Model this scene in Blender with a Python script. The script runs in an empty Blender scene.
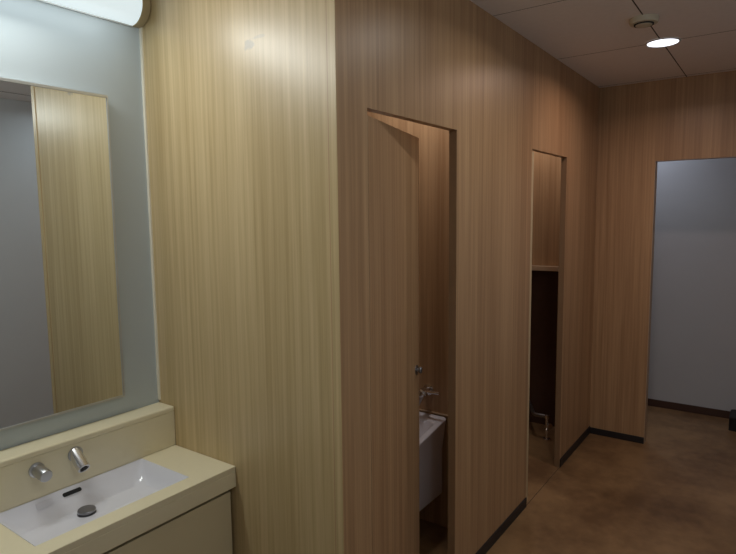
import bpy, bmesh, math, random
from mathutils import Vector, Matrix
random.seed(3)
C = bpy.context.scene
COL = C.collection

# ------------------------------------------------------------------ camera
yaw, pit, rol, fpx = 0.619739781, -0.105924206, -0.011238515, 577.88129
F = Vector((math.cos(yaw)*math.cos(pit), math.sin(yaw)*math.cos(pit), math.sin(pit)))
r0 = F.cross(Vector((0, 0, 1))).normalized(); u0 = r0.cross(F)
rr = r0*math.cos(rol)+u0*math.sin(rol); uu = u0*math.cos(rol)-r0*math.sin(rol)
cam = bpy.data.cameras.new('camera'); co = bpy.data.objects.new('camera', cam); COL.objects.link(co)
M = Matrix(((rr.x, uu.x, -F.x, 0), (rr.y, uu.y, -F.y, 0), (rr.z, uu.z, -F.z, 1.65), (0, 0, 0, 1)))
co.matrix_world = M
cam.sensor_width = 36; cam.lens = 36*fpx/736; cam.clip_start = .02
C.camera = co

# ------------------------------------------------------------------ world, lights, exposure
w = bpy.data.worlds.new('world'); C.world = w; w.use_nodes = True
w.node_tree.nodes['Background'].inputs[0].default_value = (.5, .5, .5, 1)
w.node_tree.nodes['Background'].inputs[1].default_value = 0.0
C.view_settings.view_transform = 'Standard'; C.view_settings.look = 'None'
C.view_settings.gamma = 1; C.view_settings.use_curve_mapping = False
C.view_settings.exposure = 0.0

def area(name, loc, rot, sx, sy, power, col, shape='RECTANGLE', spread=180):
    l = bpy.data.lights.new(name, 'AREA'); l.shape = shape; l.size = sx
    if shape in ('RECTANGLE', 'ELLIPSE'): l.size_y = sy
    l.energy = power; l.color = col; l.spread = math.radians(spread)
    o = bpy.data.objects.new(name, l); COL.objects.link(o); o.location = loc; o.rotation_euler = rot
    return o
COOL = (.98, 1, .95)
WARM = (1, .73, .63)
BLUE = (.80, .86, 1)
# vanity wall lamp: light leaving the front and the underside of its diffuser
area('vanity_lamp_front_light', (.58, 1.945, 2.42), (math.radians(-46), 0, 0), .80, .10, 9.3, COOL)
area('vanity_lamp_lower_light', (.72, 1.93, 2.375), (math.radians(22), 0, 0), 1.15, .09, 1.0, (.82, .95, 1))
# ceiling lights: only the far downlight is seen, the others are added for brightness
area('downlight_light_far', (3.434, .55, 2.518), (0, 0, 0), .13, .13, 4.6, WARM, 'DISK', 160)
area('added_fill_mid', (2.36, .50, 2.518), (0, 0, 0), .13, .13, 3.0, (1, .96, .88), 'DISK', 160)  # unseen, placed to light the corridor and first door leaf
area('added_fill_right', (2.3, -.20, 2.518), (0, 0, 0), .13, .13, 1.6, (.85, .95, 1), 'DISK', 165)  # unseen, added to brighten the grey wall in the mirror
pl = bpy.data.lights.new('added_fill_dome', 'POINT'); pl.energy = 8; pl.color = (.97, 1, .95); pl.shadow_soft_size = .05  # unseen lamp, added to lift the upper door wall and ceiling
po = bpy.data.objects.new('added_fill_dome', pl); COL.objects.link(po); po.location = (.75, -.10, 2.36)
area('added_fill_passage', (4.92, .98, 2.518), (0, 0, 0), .13, .13, 3.5, BLUE, 'DISK', 170)  # unseen, placed to brighten the passage wall
area('added_fill_first_stall', (2.30, 1.50, 2.518), (0, 0, 0), .13, .13, 3.4, (1, .93, .88), 'DISK', 170)  # unseen, added to brighten the first stall's upper wall
area('added_fill_second_stall', (3.95, 1.50, 2.518), (0, 0, 0), .13, .13, 3.2, (1, .88, .82), 'DISK', 170)  # unseen, added to brighten the second stall's upper wall

# ------------------------------------------------------------------ materials
def newmat(name):
    m = bpy.data.materials.new(name); m.use_nodes = True
    n = m.node_tree.nodes; return m, n, m.node_tree.links, n['Principled BSDF']
def plain(name, col, rough=.5, metal=0, noise=0.0, scale=8, spec=.5, bump=0, coat=0):
    m, n, l, b = newmat(name)
    b.inputs['Roughness'].default_value = rough; b.inputs['Metallic'].default_value = metal
    b.inputs['Specular IOR Level'].default_value = spec
    b.inputs['Coat Weight'].default_value = coat
    tc = n.new('ShaderNodeTexCoord'); nz = n.new('ShaderNodeTexNoise')
    nz.inputs['Scale'].default_value = scale; nz.inputs['Detail'].default_value = 5
    l.new(tc.outputs['Object'], nz.inputs['Vector'])
    mx = n.new('ShaderNodeMixRGB')
    mx.inputs[1].default_value = (*[c*(1-noise) for c in col], 1); mx.inputs[2].default_value = (*[min(1, c*(1+noise)) for c in col], 1)
    l.new(nz.outputs[0], mx.inputs[0]); l.new(mx.outputs[0], b.inputs['Base Color'])
    if bump:
        bp = n.new('ShaderNodeBump'); bp.inputs['Strength'].default_value = bump; bp.inputs['Distance'].default_value = .002
        l.new(nz.outputs[0], bp.inputs['Height']); l.new(bp.outputs[0], b.inputs['Normal'])
    return m
def wood(name, dark, light, rough=.38, stain=False):
    m, n, l, b = newmat(name)
    tc = n.new('ShaderNodeTexCoord')
    def layer(sx, sz, detail, off):
        mp = n.new('ShaderNodeMapping'); mp.inputs['Scale'].default_value = (sx, sx, sz); mp.inputs['Location'].default_value = (off, off, off)
        nz = n.new('ShaderNodeTexNoise'); nz.inputs['Scale'].default_value = 1; nz.inputs['Detail'].default_value = detail
        nz.inputs['Roughness'].default_value = .6
        l.new(tc.outputs['Object'], mp.inputs[0]); l.new(mp.outputs[0], nz.inputs['Vector']); return nz.outputs[0]
    a = layer(64, .9, 3, 0); c = layer(13, .3, 3, 7); d = layer(170, 4, 2, 3)
    def math_(op, x, y):
        q = n.new('ShaderNodeMath'); q.operation = op
        for i, v in enumerate((x, y)):
            if isinstance(v, (int, float)): q.inputs[i].default_value = v
            else: l.new(v, q.inputs[i])
        return q.outputs[0]
    s = math_('ADD', math_('MULTIPLY', a, .45), math_('ADD', math_('MULTIPLY', c, .4), math_('MULTIPLY', d, .15)))
    cr = n.new('ShaderNodeValToRGB'); cr.color_ramp.elements[0].position = .38; cr.color_ramp.elements[1].position = .62
    cr.color_ramp.elements[0].color = (*dark, 1); cr.color_ramp.elements[1].color = (*light, 1)
    l.new(s, cr.inputs[0]); out = cr.outputs[0]
    if stain:   # small grey smear near the top of the panel
        for (y, z, ry, rz, k) in ((1.465, 2.215, .028, .017, .55), (1.42, 2.232, .035, .007, .3)):
            mp = n.new('ShaderNodeMapping'); mp.inputs['Location'].default_value = (0, -y/ry, -z/rz); mp.inputs['Scale'].default_value = (0, 1/ry, 1/rz)
            nz = n.new('ShaderNodeTexNoise'); nz.inputs['Scale'].default_value = 45
            l.new(tc.outputs['Object'], nz.inputs['Vector']); l.new(tc.outputs['Object'], mp.inputs[0])
            ln = n.new('ShaderNodeVectorMath'); ln.operation = 'LENGTH'; l.new(mp.outputs[0], ln.inputs[0])
            v = math_('ADD', ln.outputs['Value'], math_('MULTIPLY', math_('SUBTRACT', nz.outputs[0], .5), 1.8))
            mr = n.new('ShaderNodeMapRange'); mr.inputs[1].default_value = .55; mr.inputs[2].default_value = 1.0
            mr.inputs[3].default_value = k; mr.inputs[4].default_value = 0; l.new(v, mr.inputs[0])
            mx = n.new('ShaderNodeMixRGB'); mx.inputs[2].default_value = (.16, .15, .14, 1)
            l.new(mr.outputs[0], mx.inputs[0]); l.new(out, mx.inputs[1]); out = mx.outputs[0]
    l.new(out, b.inputs['Base Color'])
    b.inputs['Roughness'].default_value = rough; b.inputs['Specular IOR Level'].default_value = .5
    bp = n.new('ShaderNodeBump'); bp.inputs['Strength'].default_value = .06; bp.inputs['Distance'].default_value = .001
    l.new(a, bp.inputs['Height']); l.new(bp.outputs[0], b.inputs['Normal'])
    return m
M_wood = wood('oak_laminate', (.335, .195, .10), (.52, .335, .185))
M_wood_lit = wood('oak_laminate_lamplit', (.44, .32, .155), (.62, .475, .265), .34, stain=True)  # same oak, paled and yellowed: vanity lamp light put into the colour
M_edge = plain('pale_edge_band', (.58, .47, .29), .45, noise=.06, scale=30)
M_jamb = plain('shaded_jamb_band', (.27, .165, .09), .5, noise=.06, scale=30)  # jamb edge darkened, the reveal's shade put into the colour
M_edge3 = plain('cream_corner_bead', (.86, .80, .66), .4, noise=.02)
M_edge2 = plain('edge_band', (.52, .37, .24), .45, noise=.06, scale=30)
M_grey = plain('grey_wall_paint', (.54, .57, .61), .5, noise=.03, scale=4, bump=.03)
M_panelgrey = plain('grey_satin_panel', (.52, .58, .61), .30, noise=.02, scale=3)
M_ceil = plain('ceiling_board', (.87, .84, .84), .85, noise=.05, scale=40, bump=.05)
M_seam = plain('ceiling_seam', (.04, .035, .03), .9)
M_black = plain('black_vinyl_skirting', (.018, .016, .018), .5, noise=.1)
M_brownbase = plain('brown_vinyl_skirting', (.07, .035, .025), .45, noise=.1)
M_counter = plain('cream_solid_surface', (.80, .72, .51), .3, noise=.02, scale=60)
M_cab = plain('cream_laminate', (.68, .59, .39), .42, noise=.02, scale=10)
M_ceramic = plain('white_ceramic', (.78, .775, .83), .12, noise=.01, coat=.3)
M_sinkcer = plain('grey_white_ceramic', (.75, .73, .80), .15, noise=.02, coat=.3)
M_chrome = plain('chrome', (.75, .75, .77), .22, 1, noise=.02)
M_chromed = plain('satin_chrome', (.5, .5, .52), .35, 1, noise=.04)
M_drain = plain('worn_chrome', (.30, .30, .32), .4, 1, noise=.1, scale=60)
M_dark = plain('dark_hollow', (.012, .012, .013), .7)
M_mirror = plain('mirror_glass', (.80, .84, .83), .01, 1)
M_alu = plain('satin_aluminium', (.62, .63, .62), .35, .8, noise=.02)
M_lampcap = plain('lamp_end_cap', (.50, .41, .25), .45, noise=.03)
M_detector = plain('cream_plastic', (.62, .58, .46), .5, noise=.02)
M_recess = plain('shaded_recess_laminate', (.07, .035, .022), .45, noise=.2, scale=20)  # shade below the ledge, put into the base colour
M_rubber = plain('black_rubber', (.01, .01, .012), .6, noise=.1)
M_sticker = plain('translucent_sticker', (.70, .69, .74), .3, noise=.01)
M_white = plain('white_plastic', (.7, .7, .68), .4, noise=.01)

def emis(name, col, strength):
    m, n, l, b = newmat(name)
    b.inputs['Base Color'].default_value = (.3, .3, .3, 1); b.inputs['Roughness'].default_value = .4
    b.inputs['Emission Color'].default_value = (*col, 1); b.inputs['Emission Strength'].default_value = strength
    return m
M_diff = emis('lit_diffuser', (.80, .93, .96), .8)
M_disc = emis('lit_downlight_lens', (.86, .9, 1), 2.5)

def floor_mat():
    m, n, l, b = newmat('blotchy_brown_vinyl')
    tc = n.new('ShaderNodeTexCoord')
    n1 = n.new('ShaderNodeTexNoise'); n1.inputs['Scale'].default_value = 2.2; n1.inputs['Detail'].default_value = 4; n1.inputs['Roughness'].default_value = .55
    n2 = n.new('ShaderNodeTexNoise'); n2.inputs['Scale'].default_value = 14; n2.inputs['Detail'].default_value = 6
    for q in (n1, n2): l.new(tc.outputs['Object'], q.inputs['Vector'])
    mx = n.new('ShaderNodeMixRGB'); mx.inputs[0].default_value = .25
    l.new(n1.outputs[0], mx.inputs[1]); l.new(n2.outputs[0], mx.inputs[2])
    cr = n.new('ShaderNodeValToRGB'); e = cr.color_ramp.elements
    e[0].position = .38; e[0].color = (.15, .083, .038, 1); e[1].position = .62; e[1].color = (.31, .19, .09, 1)
    l.new(mx.outputs[0], cr.inputs[0])
    l.new(cr.outputs[0], b.inputs['Base Color'])
    b.inputs['Roughness'].default_value = .42
    return m
M_floor = floor_mat()

# ------------------------------------------------------------------ helpers
def link(name, bm, mat, parent=None, smooth=False, bevel=0):
    bmesh.ops.remove_doubles(bm, verts=bm.verts, dist=1e-6)
    bmesh.ops.recalc_face_normals(bm, faces=bm.faces)
    me = bpy.data.meshes.new(name); bm.to_mesh(me); bm.free()
    mats = mat if isinstance(mat, (list, tuple)) else [mat]
    for q in mats: me.materials.append(q)
    if smooth:
        me.polygons.foreach_set('use_smooth', [True]*len(me.polygons))
        me.set_sharp_from_angle(angle=math.radians(40))
    o = bpy.data.objects.new(name, me); COL.objects.link(o)
    if parent: o.parent = parent
    if bevel:
        b = o.modifiers.new('bevel', 'BEVEL'); b.width = bevel; b.segments = 3; b.limit_method = 'ANGLE'
    return o
def box(bm, x0, x1, y0, y1, z0, z1):
    v = [bm.verts.new(p) for p in ((x0,y0,z0),(x1,y0,z0),(x1,y1,z0),(x0,y1,z0),(x0,y0,z1),(x1,y0,z1),(x1,y1,z1),(x0,y1,z1))]
    for f in ((0,3,2,1),(4,5,6,7),(0,1,5,4),(1,2,6,5),(2,3,7,6),(3,0,4,7)): bm.faces.new([v[i] for i in f])
def bx(name, dims, mat, parent=None, bevel=0):
    bm = bmesh.new(); box(bm, *dims); return link(name, bm, mat, parent, bevel=bevel)
def struct(o): o['kind'] = 'structure'; return o
def grid_wall(name, axis, a0, a1, us, zs, solid, mat):
    """slab of thickness a0..a1 along axis, cut into cells; solid(i,j) says which cells exist"""
    bm = bmesh.new(); vs = {}
    def V(a, i, j):
        k = (a, i, j)
        if k not in vs:
            vs[k] = bm.verts.new((a, us[i], zs[j]) if axis == 'x' else (us[i], a, zs[j]))
        return vs[k]
    nI, nJ = len(us)-1, len(zs)-1
    S = lambda i, j: 0 <= i < nI and 0 <= j < nJ and solid(i, j)
    for i in range(nI):
        for j in range(nJ):
            if not S(i, j): continue
            for a in (a0, a1): bm.faces.new((V(a,i,j), V(a,i+1,j), V(a,i+1,j+1), V(a,i,j+1)))
            for di, dj, e in ((-1,0,((i,j),(i,j+1))), (1,0,((i+1,j),(i+1,j+1))), (0,-1,((i,j),(i+1,j))), (0,1,((i,j+1),(i+1,j+1)))):
                if not S(i+di, j+dj):
                    (p, q), (s, t) = e
                    bm.faces.new((V(a0,p,q), V(a1,p,q), V(a1,s,t), V(a0,s,t)))
    return struct(link(name, bm, mat))
def ring(c, ax, r, n=28, squash=1):
    ax = Vector(ax).normalized(); h = Vector((0, 0, 1)) if abs(ax.z) < .9 else Vector((1, 0, 0))
    p = ax.cross(h).normalized(); q = ax.cross(p)
    return [Vector(c)+p*math.cos(2*math.pi*i/n)*r+q*math.sin(2*math.pi*i/n)*r*squash for i in range(n)]
def lathe(bm, c, ax, prof, n=28):
    """prof: list of (distance along axis, radius)"""
    c = Vector(c); ax = Vector(ax).normalized(); prev = None
    for k, (d, r) in enumerate(prof):
        cur = [bm.verts.new(p) for p in ring(c+ax*d, ax, max(r, 1e-4), n)]
        if prev:
            for i in range(n): bm.faces.new((prev[i], prev[(i+1) % n], cur[(i+1) % n], cur[i]))
        else: bm.faces.new(cur)
        prev = cur
    bm.faces.new(prev)
def tube(bm, pts, r, n=16):
    pts = [Vector(p) for p in pts]; prev = None
    for k, p in enumerate(pts):
        a = (pts[min(k+1, len(pts)-1)]-pts[max(k-1, 0)]).normalized()
        h = Vector((1, 0, 0)) if abs(a.x) < .9 else Vector((0, 0, 1))
        s = a.cross(h).normalized(); t = a.cross(s)
        cur = [bm.verts.new(p+s*math.cos(2*math.pi*i/n)*r+t*math.sin(2*math.pi*i/n)*r) for i in range(n)]
        if prev:
            for i in range(n): bm.faces.new((prev[i], prev[(i+1) % n], cur[(i+1) % n], cur[i]))
        else: bm.faces.new(cur)
        prev = cur
    bm.faces.new(prev)
def rrect(x0, x1, y0, y1, z, r, n=6):
    out = []
    for cx, cy, a0 in ((x1-r, y1-r, 0), (x0+r, y1-r, 90), (x0+r, y0+r, 180), (x1-r, y0+r, 270)):
        for k in range(n+1):
            a = math.radians(a0+90*k/n); out.append((cx+r*math.cos(a), cy+r*math.sin(a), z(cx+r*math.cos(a), cy+r*math.sin(a)) if callable(z) else z))
    return out
def loft(bm, loops, cap0=False, cap1=True):
    prev = None
    for L in loops:
        cur = [bm.verts.new(p) for p in L]; n = len(cur)
        if prev:
            for i in range(n): bm.faces.new((prev[i], prev[(i+1) % n], cur[(i+1) % n], cur[i]))
        elif cap0: bm.faces.new(cur)
        prev = cur
    if cap1: bm.faces.new(prev)
def thing(name, label, cat, loc, group=None):
    o = bpy.data.objects.new(name, None); COL.objects.link(o); o.location = loc
    o['label'] = label; o['category'] = cat
    if group: o['group'] = group
    return o
def put(o, parent):     # parent a mesh modelled in world coordinates
    o.parent = parent; o.matrix_parent_inverse = Matrix.Translation(parent.location).inverted() if parent.rotation_euler.z == 0 else parent.matrix_basis.inverted()
    return o
def tag(o, label, cat, group=None):
    o['label'] = label; o['category'] = cat
    if group: o['group'] = group
    return o

# ------------------------------------------------------------------ setting
CE = 2.53; YW = 1.097; TW = .036; XE = 1.387; YM = 2.058; XB = 4.39; XP = 5.32; YR = -.60; XN = -1.3; YS = 2.35
struct(bx('floor', (XN-.1, XP+.1, YR-.1, YS+.1, -.1, 0), M_floor))
struct(bx('ceiling', (XN-.1, XP+.1, YR-.1, YS+.1, CE, CE+.1), M_ceil))
bm = bmesh.new()      # joints between the ceiling boards
for y in (.553, -.357, 1.463): box(bm, XN, XP, y-.0025, y+.0025, CE-.0012, CE+.001)
for i in range(8):
    x = 3.43-.91*(i-1)
    if x < XP: box(bm, x-.0007, x+.0007, YR, YS, CE-.0010, CE+.001)
struct(link('trim_1', bm, M_seam))
struct(bx('wall_right', (XN-.1, XP+.1, YR-.1, YR, 0, CE), M_grey))
struct(bx('wall_near', (XN-.1, XN, YR, YM, 0, CE), M_grey))
struct(bx('wall_mirror', (XN-.1, XE, YM, YM+.1, 0, CE), M_panelgrey))
struct(bx('wall_stall_rear', (XE+.036, XP, YS, YS+.1, 0, CE), M_wood))
struct(bx('wall_passage', (XP, XP+.1, YR, YS, 0, CE), M_grey))
# stall end panel facing the basin
struct(bx('wall_stall_end', (XE, XE+.036, YW+TW, YS, 0, CE), M_wood_lit))
struct(bx('trim_2', (XE-.006, XE, YM-.013, YM, .905, CE), M_edge3))
# stall front with two door openings
us = [XE, 1.543, 2.175, 3.05, 3.667, XB]; zs = [0, 1.993, CE]
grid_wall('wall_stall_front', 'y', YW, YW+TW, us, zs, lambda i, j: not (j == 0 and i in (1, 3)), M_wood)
struct(bx('trim_3', (XE-.003, XE, YW, YW+.030, 0, CE), M_wood_lit))
for k, x in enumerate((2.175, 3.667)):
    struct(bx('trim_%d' % (4+k), (x-.002, x, YW+.001, YW+TW-.001, 0, 1.993), M_jamb))  # thin strips carrying the painted jamb shade
struct(bx('wall_stall_divider', (2.60, 2.636, YW+TW, YS, 0, CE), M_wood))
# wall across the corridor with the opening into the passage
us = [YR, -.30, .722, YS]
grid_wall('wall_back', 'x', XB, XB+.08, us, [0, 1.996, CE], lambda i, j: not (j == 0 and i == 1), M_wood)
struct(bx('trim_6', (XB+.001, XB+.079, .718, .722, 0, 1.996), M_edge2))
# skirtings
def bb(name, d, m=M_black): struct(bx(name, d, m, bevel=.002))
bb('baseboard_front_near', (XE, 1.543, YW-.006, YW, 0, .055))
bb('baseboard_front_mid', (2.175, 3.05, YW-.006, YW, 0, .055))
bb('baseboard_front_far', (3.667, XB, YW-.006, YW, 0, .055))
bb('baseboard_back', (XB-.006, XB, .720, YW-.006, 0, .048))
bb('baseboard_back_right', (XB-.006, XB, YR+.006, -.30, 0, .048))
bb('baseboard_right', (XN, XB, YR, YR+.006, 0, .06))
bb('baseboard_passage', (XP-.008, XP, YR, YS, 0, .062), M_brownbase)
bb('trim_7', (3.05, 3.667, YW-.0015, YW+.0015, -.001, .0006), M_seam)

# ------------------------------------------------------------------ doors
def door(name, hinge, ang, wdt, zt, mats):
    e = bpy.data.objects.new(name, None); COL.objects.link(e); e.location = hinge; e.rotation_euler = (0, 0, ang); e['kind'] = 'structure'
    o = bx('door_leaf', (0, wdt, 0, .035, .012, zt), M_wood, e)
    bm = bmesh.new(); box(bm, -.0012, 0, .0005, .0345, .012, zt); box(bm, wdt, wdt+.0012, .0005, .0345, .012, zt)
    link('edge_band', bm, mats, e)
    bm = bmesh.new(); y = 0
    for s, y in ((-1, 0), (1, .035)):
        lathe(bm, (wdt-.045, y, .99), (0, s, 0), [(0, .021), (.004, .021), (.005, .009), (.012, .009), (.014, .014), (.020, .015), (.024, .012), (.025, .005)])
    link('door_handle', bm, M_drain, e, smooth=True)
    if name == 'door_2': return e
    bm = bmesh.new()
    for z in (.25, 1.0, 1.72):
        lathe(bm, (-.004, .017, z-.035), (0, 0, 1), [(0, .004), (.07, .004)], 12)
    link('hinge', bm, M_chromed, e, smooth=True)
    return e
door('door_1', (1.550, YW+.002, 0), math.atan2(.155, .585), .604, 1.970, M_edge2)
door('door_2', (3.092, YW+.006, 0), math.radians(90), .59, 1.98, M_edge)

# ------------------------------------------------------------------ stall 2: boxed pipe wall with ledge
struct(bx('wall_pipe_box', (4.27, XB, YW+TW, YS, 1.264, CE), M_wood))
bx('wall_ledge_lining', (4.375, XB, YW+TW, YS, 0, 1.226), M_recess)['kind'] = 'structure'  # lining coloured dark to stand for the shade under the ledge
tag(bx('ledge_shelf', (4.22, 4.375, YW+TW+.001, YS, 1.228, 1.262), M_edge2, bevel=.002), 'thin wooden ledge across the far wall inside the second toilet stall', 'shelf')

# stop valve low in stall 2
VX, VY = 4.10, 1.325
t = thing('stop_valve', 'small chrome water stop valve low inside the second toilet stall', 'valve', (VX, VY, 0))
bm = bmesh.new()
lathe(bm, (VX, VY, 0), (0, 0, 1), [(0, .028), (.004, .028), (.008, .012), (.05, .011), (.05, .017), (.075, .017), (.08, .011), (.15, .011), (.155, .017), (.18, .017), (.184, .010)])
put(link('pipe', bm, M_chrome, smooth=True), t)
bm = bmesh.new(); tube(bm, [(VX, VY, .168), (VX, VY+.05, .168), (VX, VY+.085, .168), (VX+.02, VY+.11, .168), (VX+.274, VY+.24, .168)], .014)
put(link('side_pipe', bm, M_drain, smooth=True), t)
bm = bmesh.new(); lathe(bm, (VX, VY, .105), (-.6, -.8, 0), [(0, .010), (.02, .010), (.021, .021), (.036, .023), (.040, .018)])
put(link('valve_knob', bm, M_chrome, smooth=True), t)

# ------------------------------------------------------------------ service sink in stall 1
t = thing('service_sink', 'white ceramic wall-hung sink showing behind the ajar first stall door', 'sink', (2.6, 1.63, .35))
def zr(x): return .605-(2.6-x)*.17   # rim falls from back to front
X0, X1_, Y0, Y1 = 2.10, 2.599, 1.357, 1.92
bm = bmesh.new()
def L(x0, x1, y0, y1, dz, r): return rrect(x0, x1, y0, y1, lambda x, y: zr(x)+dz, r)
loops = [rrect(2.26, 2.597, 1.375, 1.905, .20, .03), rrect(2.18, 2.598, 1.366, 1.912, .26, .05), L(X0+.04, X1_, Y0+.010, Y1-.010, -.16, .05),
         L(X0+.008, X1_, Y0+.002, Y1-.002, -.035, .03), L(X0, X1_, Y0, Y1, -.02, .025), L(X0, X1_, Y0, Y1, -.004, .025), L(X0+.004, X1_-.003, Y0+.004, Y1-.004, 0, .025),
         L(X0+.028, X1_-.070, Y0+.028, Y1-.028, 0, .03), L(X0+.034, X1_-.076, Y0+.034, Y1-.034, -.006, .03),
         L(X0+.06, X1_-.10, Y0+.06, Y1-.06, -.14, .05), L(X0+.10, X1_-.14, Y0+.10, Y1-.10, -.17, .05)]
loft(bm, loops, True, True)
put(link('basin', bm, M_sinkcer, smooth=True), t)
bm = bmesh.new(); lathe(bm, (2.30, 1.63, zr(2.30)-.168), (0, 0, 1), [(0, .03), (.003, .03), (.004, .02)])
put(link('drain', bm, M_chrome, smooth=True), t)
bm = bmesh.new(); tube(bm, [(2.42, 1.64, .31), (2.42, 1.64, .12), (2.43, 1.64, .08), (2.46, 1.64, .06), (2.599, 1.64, .06)], .025)
put(link('waste_pipe', bm, M_chromed, smooth=True), t)
bx('wall_ledge', (2.592, 2.5999, 1.34, 1.96, .612, .618), M_edge2)['kind'] = 'structure'

t = thing('sink_tap', 'chrome lever tap on the wall above the sink in the first stall', 'tap', (2.6, 1.47, .73))
bm = bmesh.new()
lathe(bm, (2.5999, 1.47, .735), (-1, 0, 0), [(0, .03), (.006, .03), (.010, .016), (.05, .016), (.052, .022), (.085, .022), (.09, .014), (.10, .012)])
put(link('tap_body', bm, M_chrome, smooth=True), t)
bm = bmesh.new(); tube(bm, [(2.535, 1.48, .735), (2.535, 1.44, .742), (2.535, 1.385, .745), (2.535, 1.372, .745)], .008)
lathe(bm, (2.535, 1.475, .735), (0, -1, 0), [(0, .015), (.03, .015), (.034, .008)])
put(link('lever', bm, M_chrome, smooth=True), t)
bm = bmesh.new(); tube(bm, [(2.54, 1.47, .73), (2.54, 1.49, .69), (2.53, 1.50, .66), (2.50, 1.505, .645), (2.44, 1.51, .645), (2.42, 1.51, .635), (2.415, 1.51, .615)], .012)
put(link('spout', bm, M_chromed, smooth=True), t)

# ------------------------------------------------------------------ vanity
XC = -.25
YL = 1.959; ZL = .895; YC = 1.602; ZC = .732
BX0, BX1, BY0, BY1 = .706, 1.232, 1.670, 1.9585
# ledge behind the counter
t = thing('backsplash_ledge', 'cream solid-surface ledge running along the wall under the mirror', 'ledge', (.57, YM, ZC))
put(bx('ledge_body', (XC, XE-.001, YL, YM-.001, ZC+.0005, ZL-.022), M_counter, bevel=.001), t)
put(bx('ledge_cap', (XC, XE-.001, YL-.004, YM-.001, ZL-.0215, ZL), M_counter, bevel=.006), t)
# counter with basin cut-out
t = thing('washbasin_counter', 'cream solid-surface counter holding the sunken white washbasin', 'counter', (.57, 1.83, .65))
bm = bmesh.new()
us_, vs_ = [XC, BX0, BX1, XE-.001], [YC, BY0, BY1, YM-.001]
zz = [ZC-.022, ZC]; vv = {}
def V(i, j, k):
    if (i, j, k) not in vv: vv[(i, j, k)] = bm.verts.new((us_[i], vs_[j], zz[k]))
    return vv[(i, j, k)]
for i in range(3):
    for j in range(3):
        if (i, j) == (1, 1): continue
        for k in (0, 1): bm.faces.new((V(i,j,k), V(i+1,j,k), V(i+1,j+1,k), V(i,j+1,k)))
        for di, dj, (p, q), (s, u) in ((-1,0,(i,j),(i,j+1)), (1,0,(i+1,j),(i+1,j+1)), (0,-1,(i,j),(i+1,j)), (0,1,(i,j+1),(i+1,j+1))):
            a, b = i+di, j+dj
            if not (0 <= a < 3 and 0 <= b < 3) or (a, b) == (1, 1):
                bm.faces.new((V(p,q,0), V(s,u,0), V(s,u,1), V(p,q,1)))
put(link('countertop', bm, M_counter, bevel=.0025), t)
put(bx('front_edge', (XC, XE-.001, YC, YC+.02, ZC-.080, ZC-.0215), M_counter, bevel=.0025), t)
# washbasin
t = thing('washbasin', 'white rectangular ceramic washbasin sunk into the cream counter', 'sink', (.97, 1.81, .64))
bm = bmesh.new()
zf = lambda x, y: .666-.010*(y-BY0)/(BY1-BY0)
z1 = ZC-.0225
g = .004
loops = [rrect(BX0+.0005, BX1-.0005, BY0+.0005, BY1-.0005, ZC-.0015, .003), rrect(BX0+.003, BX1-.003, BY0+.003, BY1-.003, ZC-.0018, .006),
         rrect(BX0+.012, BX1-.010, BY0+.008, BY1-.010, .715, .016),
         rrect(BX0+.026, BX1-.020, BY0+.014, BY1-.024, .690, .026), rrect(BX0+.036, BX1-.026, BY0+.02, BY1-.034, .674, .034),
         rrect(BX0+.050, BX1-.040, BY0+.034, BY1-.050, zf, .040)]
loft(bm, loops, False, True)
o = link('bowl', bm, M_ceramic, smooth=True); put(o, t)
# drain
bm = bmesh.new(); lathe(bm, (.957, 1.862, .6595), (0, 0, 1), [(0, .030), (.002, .030), (.0025, .023), (.0075, .023), (.0076, .028), (.013, .029), (.016, .027), (.0165, .008)], 36)
put(link('drain_cap', bm, M_drain, smooth=True), t)
# overflow slot and sticker on the rear wall of the bowl
def on_back(x0, x1, z0, z1, y, name, mat, th=.002, tilt=.56, rad=.48):
    bm = bmesh.new(); loft(bm, [[(p[0], y0+(p[1]-(z0+z1)/2)*tilt, p[1]) for p in rrect(x0, x1, z0, z1, 0, min(x1-x0, z1-z0)*rad, 5)] for y0 in (y, y-th)], True, True)
    return put(link(name, bm, mat, smooth=True), t)
on_back(.922, .986, .707, .718, 1.9475, 'overflow_slot', M_dark, .004)
on_back(.835, .888, .699, .719, 1.9445, 'sticker', M_sticker, .0016, rad=.12)

t = thing('wall_spout', 'chrome tubular spout on the ledge over the washbasin', 'tap', (.968, YL, .855))
bm = bmesh.new(); ax = Vector((0, -.80, -.60)).normalized()
lathe(bm, Vector((.980, YL+.012, .846)), ax, [(.004, .021), (.078, .021), (.082, .020), (.0822, .0155), (.078, .0145)], 36)
put(link('spout', bm, M_chrome, smooth=True), t)
bm = bmesh.new(); lathe(bm, (.980, YL-.0005, .837), (0, -1, 0), [(0, .026), (.003, .026), (.004, .020)], 36)
put(link('escutcheon', bm, M_chromed, smooth=True), t)
bm = bmesh.new(); lathe(bm, Vector((.980, YL+.012, .846))+ax*.076, ax, [(0, .012), (.0045, .012), (.0055, .008)], 24)
put(link('aerator', bm, M_dark, smooth=True), t)
t = thing('mixer_knob', 'chrome round control knob on the ledge left of the spout', 'knob', (.838, YL, .84))
bm = bmesh.new(); lathe(bm, (.850, YL-.0005, .828), (0, -1, 0), [(0, .025), (.004, .025), (.006, .019), (.020, .019)], 36)
put(link('escutcheon', bm, M_chromed, smooth=True), t)
bm = bmesh.new(); lathe(bm, (.850, YL-.018, .828), (0, -1, -.10), [(0, .0195), (.003, .0205), (.046, .0205), (.050, .018), (.051, .008)], 36)
put(link('knob', bm, M_chromed, smooth=True), t)

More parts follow.
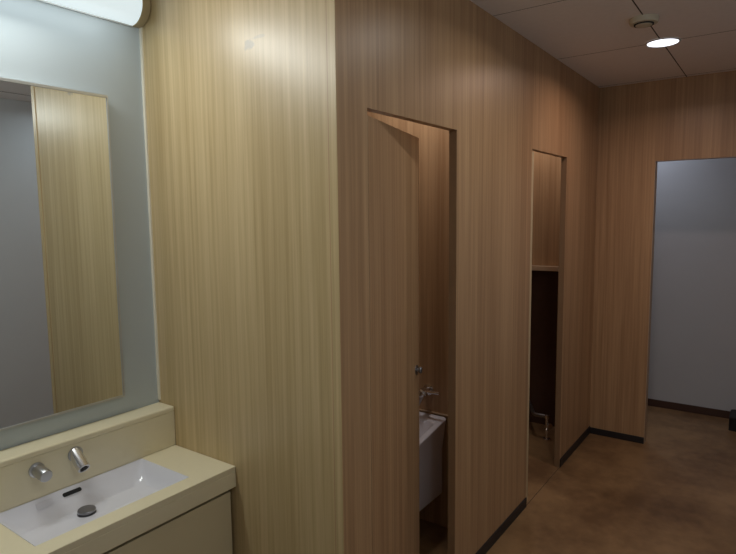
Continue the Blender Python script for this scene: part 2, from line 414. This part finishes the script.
# cabinet under counter
t = thing('vanity_cabinet', 'cream laminate cabinet under the washbasin counter', 'cabinet', (.57, 1.85, 0))
put(bx('body', (XC+.01, 1.372, 1.655, 1.66, .08, .645), M_cab), t)
bm = bmesh.new()
box(bm, XC+.01, XC+.03, 1.66, YM-.002, .08, .645); box(bm, 1.352, 1.372, 1.66, YM-.002, .08, .645); box(bm, XC+.03, 1.352, 1.66, YM-.002, .08, .10)
put(link('carcass', bm, M_cab), t)
put(bx('plinth', (XC+.03, 1.325, 1.70, 1.72, 0, .08), M_black), t)
for x0, x1 in ((.554, 1.374), (XC+.01, .550)):
    put(bx('door', (x0, x1, 1.622, 1.654, .09, .632), M_cab, bevel=.0015), t)

# ------------------------------------------------------------------ mirror
t = thing('wall_mirror', 'large rectangular mirror in a thin metal frame above the washbasin', 'mirror', (-.2, YM-.0005, .95))
MX0, MX1, MZ0, MZ1 = -.2, 1.223, .964, 2.099
put(bx('glass', (MX0+.004, MX1-.004, YM-.010, YM-.0005, MZ0+.006, MZ1-.010), M_mirror), t)
bm = bmesh.new()
box(bm, MX0, MX1, YM-.014, YM-.0004, MZ1-.010, MZ1); box(bm, MX0, MX1, YM-.014, YM-.0004, MZ0, MZ0+.006)
box(bm, MX1-.004, MX1, YM-.014, YM-.0004, MZ0+.006, MZ1-.010); box(bm, MX0, MX0+.004, YM-.014, YM-.0004, MZ0+.006, MZ1-.010)
put(link('frame', bm, M_alu, bevel=.0008), t)
t.rotation_euler = (0, 0, -.006)     # hangs a touch proud at its right end

# ------------------------------------------------------------------ vanity lamp
t = thing('wall_lamp', 'long white wall lamp with curved diffuser above the mirror', 'lamp', (.76, YM, 2.45))
def prof(k, r=1.0):
    pts = []
    for i in range(k+1):
        a = math.pi*(i/k)
        pts.append((YM-.001-.075*r*math.sin(a), 2.452-.074*r*math.cos(a)))
    return pts
def extr(bm, P, x0, x1): loft(bm, [[(x0, y, z) for y, z in P], [(x1, y, z) for y, z in P]], True, True)
bm = bmesh.new(); extr(bm, prof(20, .97), .17, 1.352); put(link('diffuser', bm, M_diff, smooth=True), t)
for x0, x1 in ((1.352, 1.384), (.138, .17)):
    bm = bmesh.new(); extr(bm, prof(20, 1.0), x0, x1); put(link('end_cap', bm, M_lampcap, smooth=True), t)
put(bx('back_plate', (.17, 1.352, YM-.006, YM-.0005, 2.3745, 2.3795), M_alu), t)

# ------------------------------------------------------------------ ceiling fittings
def downlight(x, y, label):
    t = thing('downlight', label, 'ceiling light', (x, y, CE), 'ceiling downlights')
    bm = bmesh.new(); n = 40
    for k in range(n):
        a0, a1 = 2*math.pi*k/n, 2*math.pi*(k+1)/n
        R = [(.073, -.002), (.076, -.006), (.083, -.005), (.085, -.0005)]
        for (r0_, z0), (r1_, z1) in zip(R, R[1:]):
            bm.faces.new([bm.verts.new((r*math.cos(a), r*math.sin(a), z)) for r, a, z in ((r0_, a0, z0), (r0_, a1, z0), (r1_, a1, z1), (r1_, a0, z1))])
    link('trim_ring', bm, M_white, t, smooth=True)
    bm = bmesh.new(); lathe(bm, (0, 0, -.0005), (0, 0, -1), [(0, .0735), (.004, .0735), (.0055, .06), (.006, .02)], 40)
    link('lens', bm, M_disc, t, smooth=True)
downlight(3.434, .55, 'round lit downlight in the corridor ceiling beside the smoke detector')
downlight(2.36, .50, 'added, unseen round lit downlight in the ceiling outside the first stall')
downlight(2.3, -.20, 'added, unseen round lit downlight in the ceiling near the grey right wall')
t = thing('added_dome_lamp', 'added, unseen round lit dome lamp on the ceiling in front of the washbasin', 'ceiling light', (.75, -.10, CE))  # fixture body for the added fill light
bm = bmesh.new(); lathe(bm, (0, 0, -.0005), (0, 0, -1), [(0, .125), (.018, .125), (.022, .118)], 40); link('base', bm, M_white, t, smooth=True)
bm = bmesh.new(); lathe(bm, (0, 0, -.0225), (0, 0, -1), [(0, .115), (.02, .112), (.045, .095), (.065, .065), (.075, .03), (.077, .005)], 40); link('diffuser', bm, M_diff, t, smooth=True)
downlight(4.90, .98, 'added, unseen round lit downlight in the passage ceiling beyond the opening')
downlight(2.30, 1.50, 'added, unseen round lit downlight in the ceiling over the first stall sink')
downlight(3.95, 1.50, 'added, unseen round lit downlight in the ceiling over the second stall')

t = thing('smoke_detector', 'cream round smoke detector on the corridor ceiling next to the downlight', 'smoke detector', (2.972, .558, CE))
bm = bmesh.new(); lathe(bm, (0, 0, -.0005), (0, 0, -1), [(0, .062), (.019, .061), (.024, .057), (.0245, .045)], 40); link('base', bm, M_detector, t, smooth=True)
bm = bmesh.new(); lathe(bm, (0, 0, -.024), (0, 0, -1), [(0, .042), (.006, .042)], 32); link('sensing_gap', bm, M_dark, t, smooth=True)
bm = bmesh.new(); lathe(bm, (0, 0, -.0295), (0, 0, -1), [(0, .036), (.002, .035), (.003, .028), (.0035, .01)], 32); link('cap', bm, M_detector, t, smooth=True)

# ------------------------------------------------------------------ black thing at the right, on the passage floor
bm = bmesh.new()
loft(bm, [rrect(5.02, 5.26, -.02, .245, z, r) for z, r in ((0, .02), (.006, .03), (.085, .03), (.10, .03))]
     + [rrect(5.03, 5.25, -.01, .235, .104, .025)], True, True)
tag(link('box', bm, M_rubber, smooth=True), 'low black box on the passage floor at the right edge', 'box')
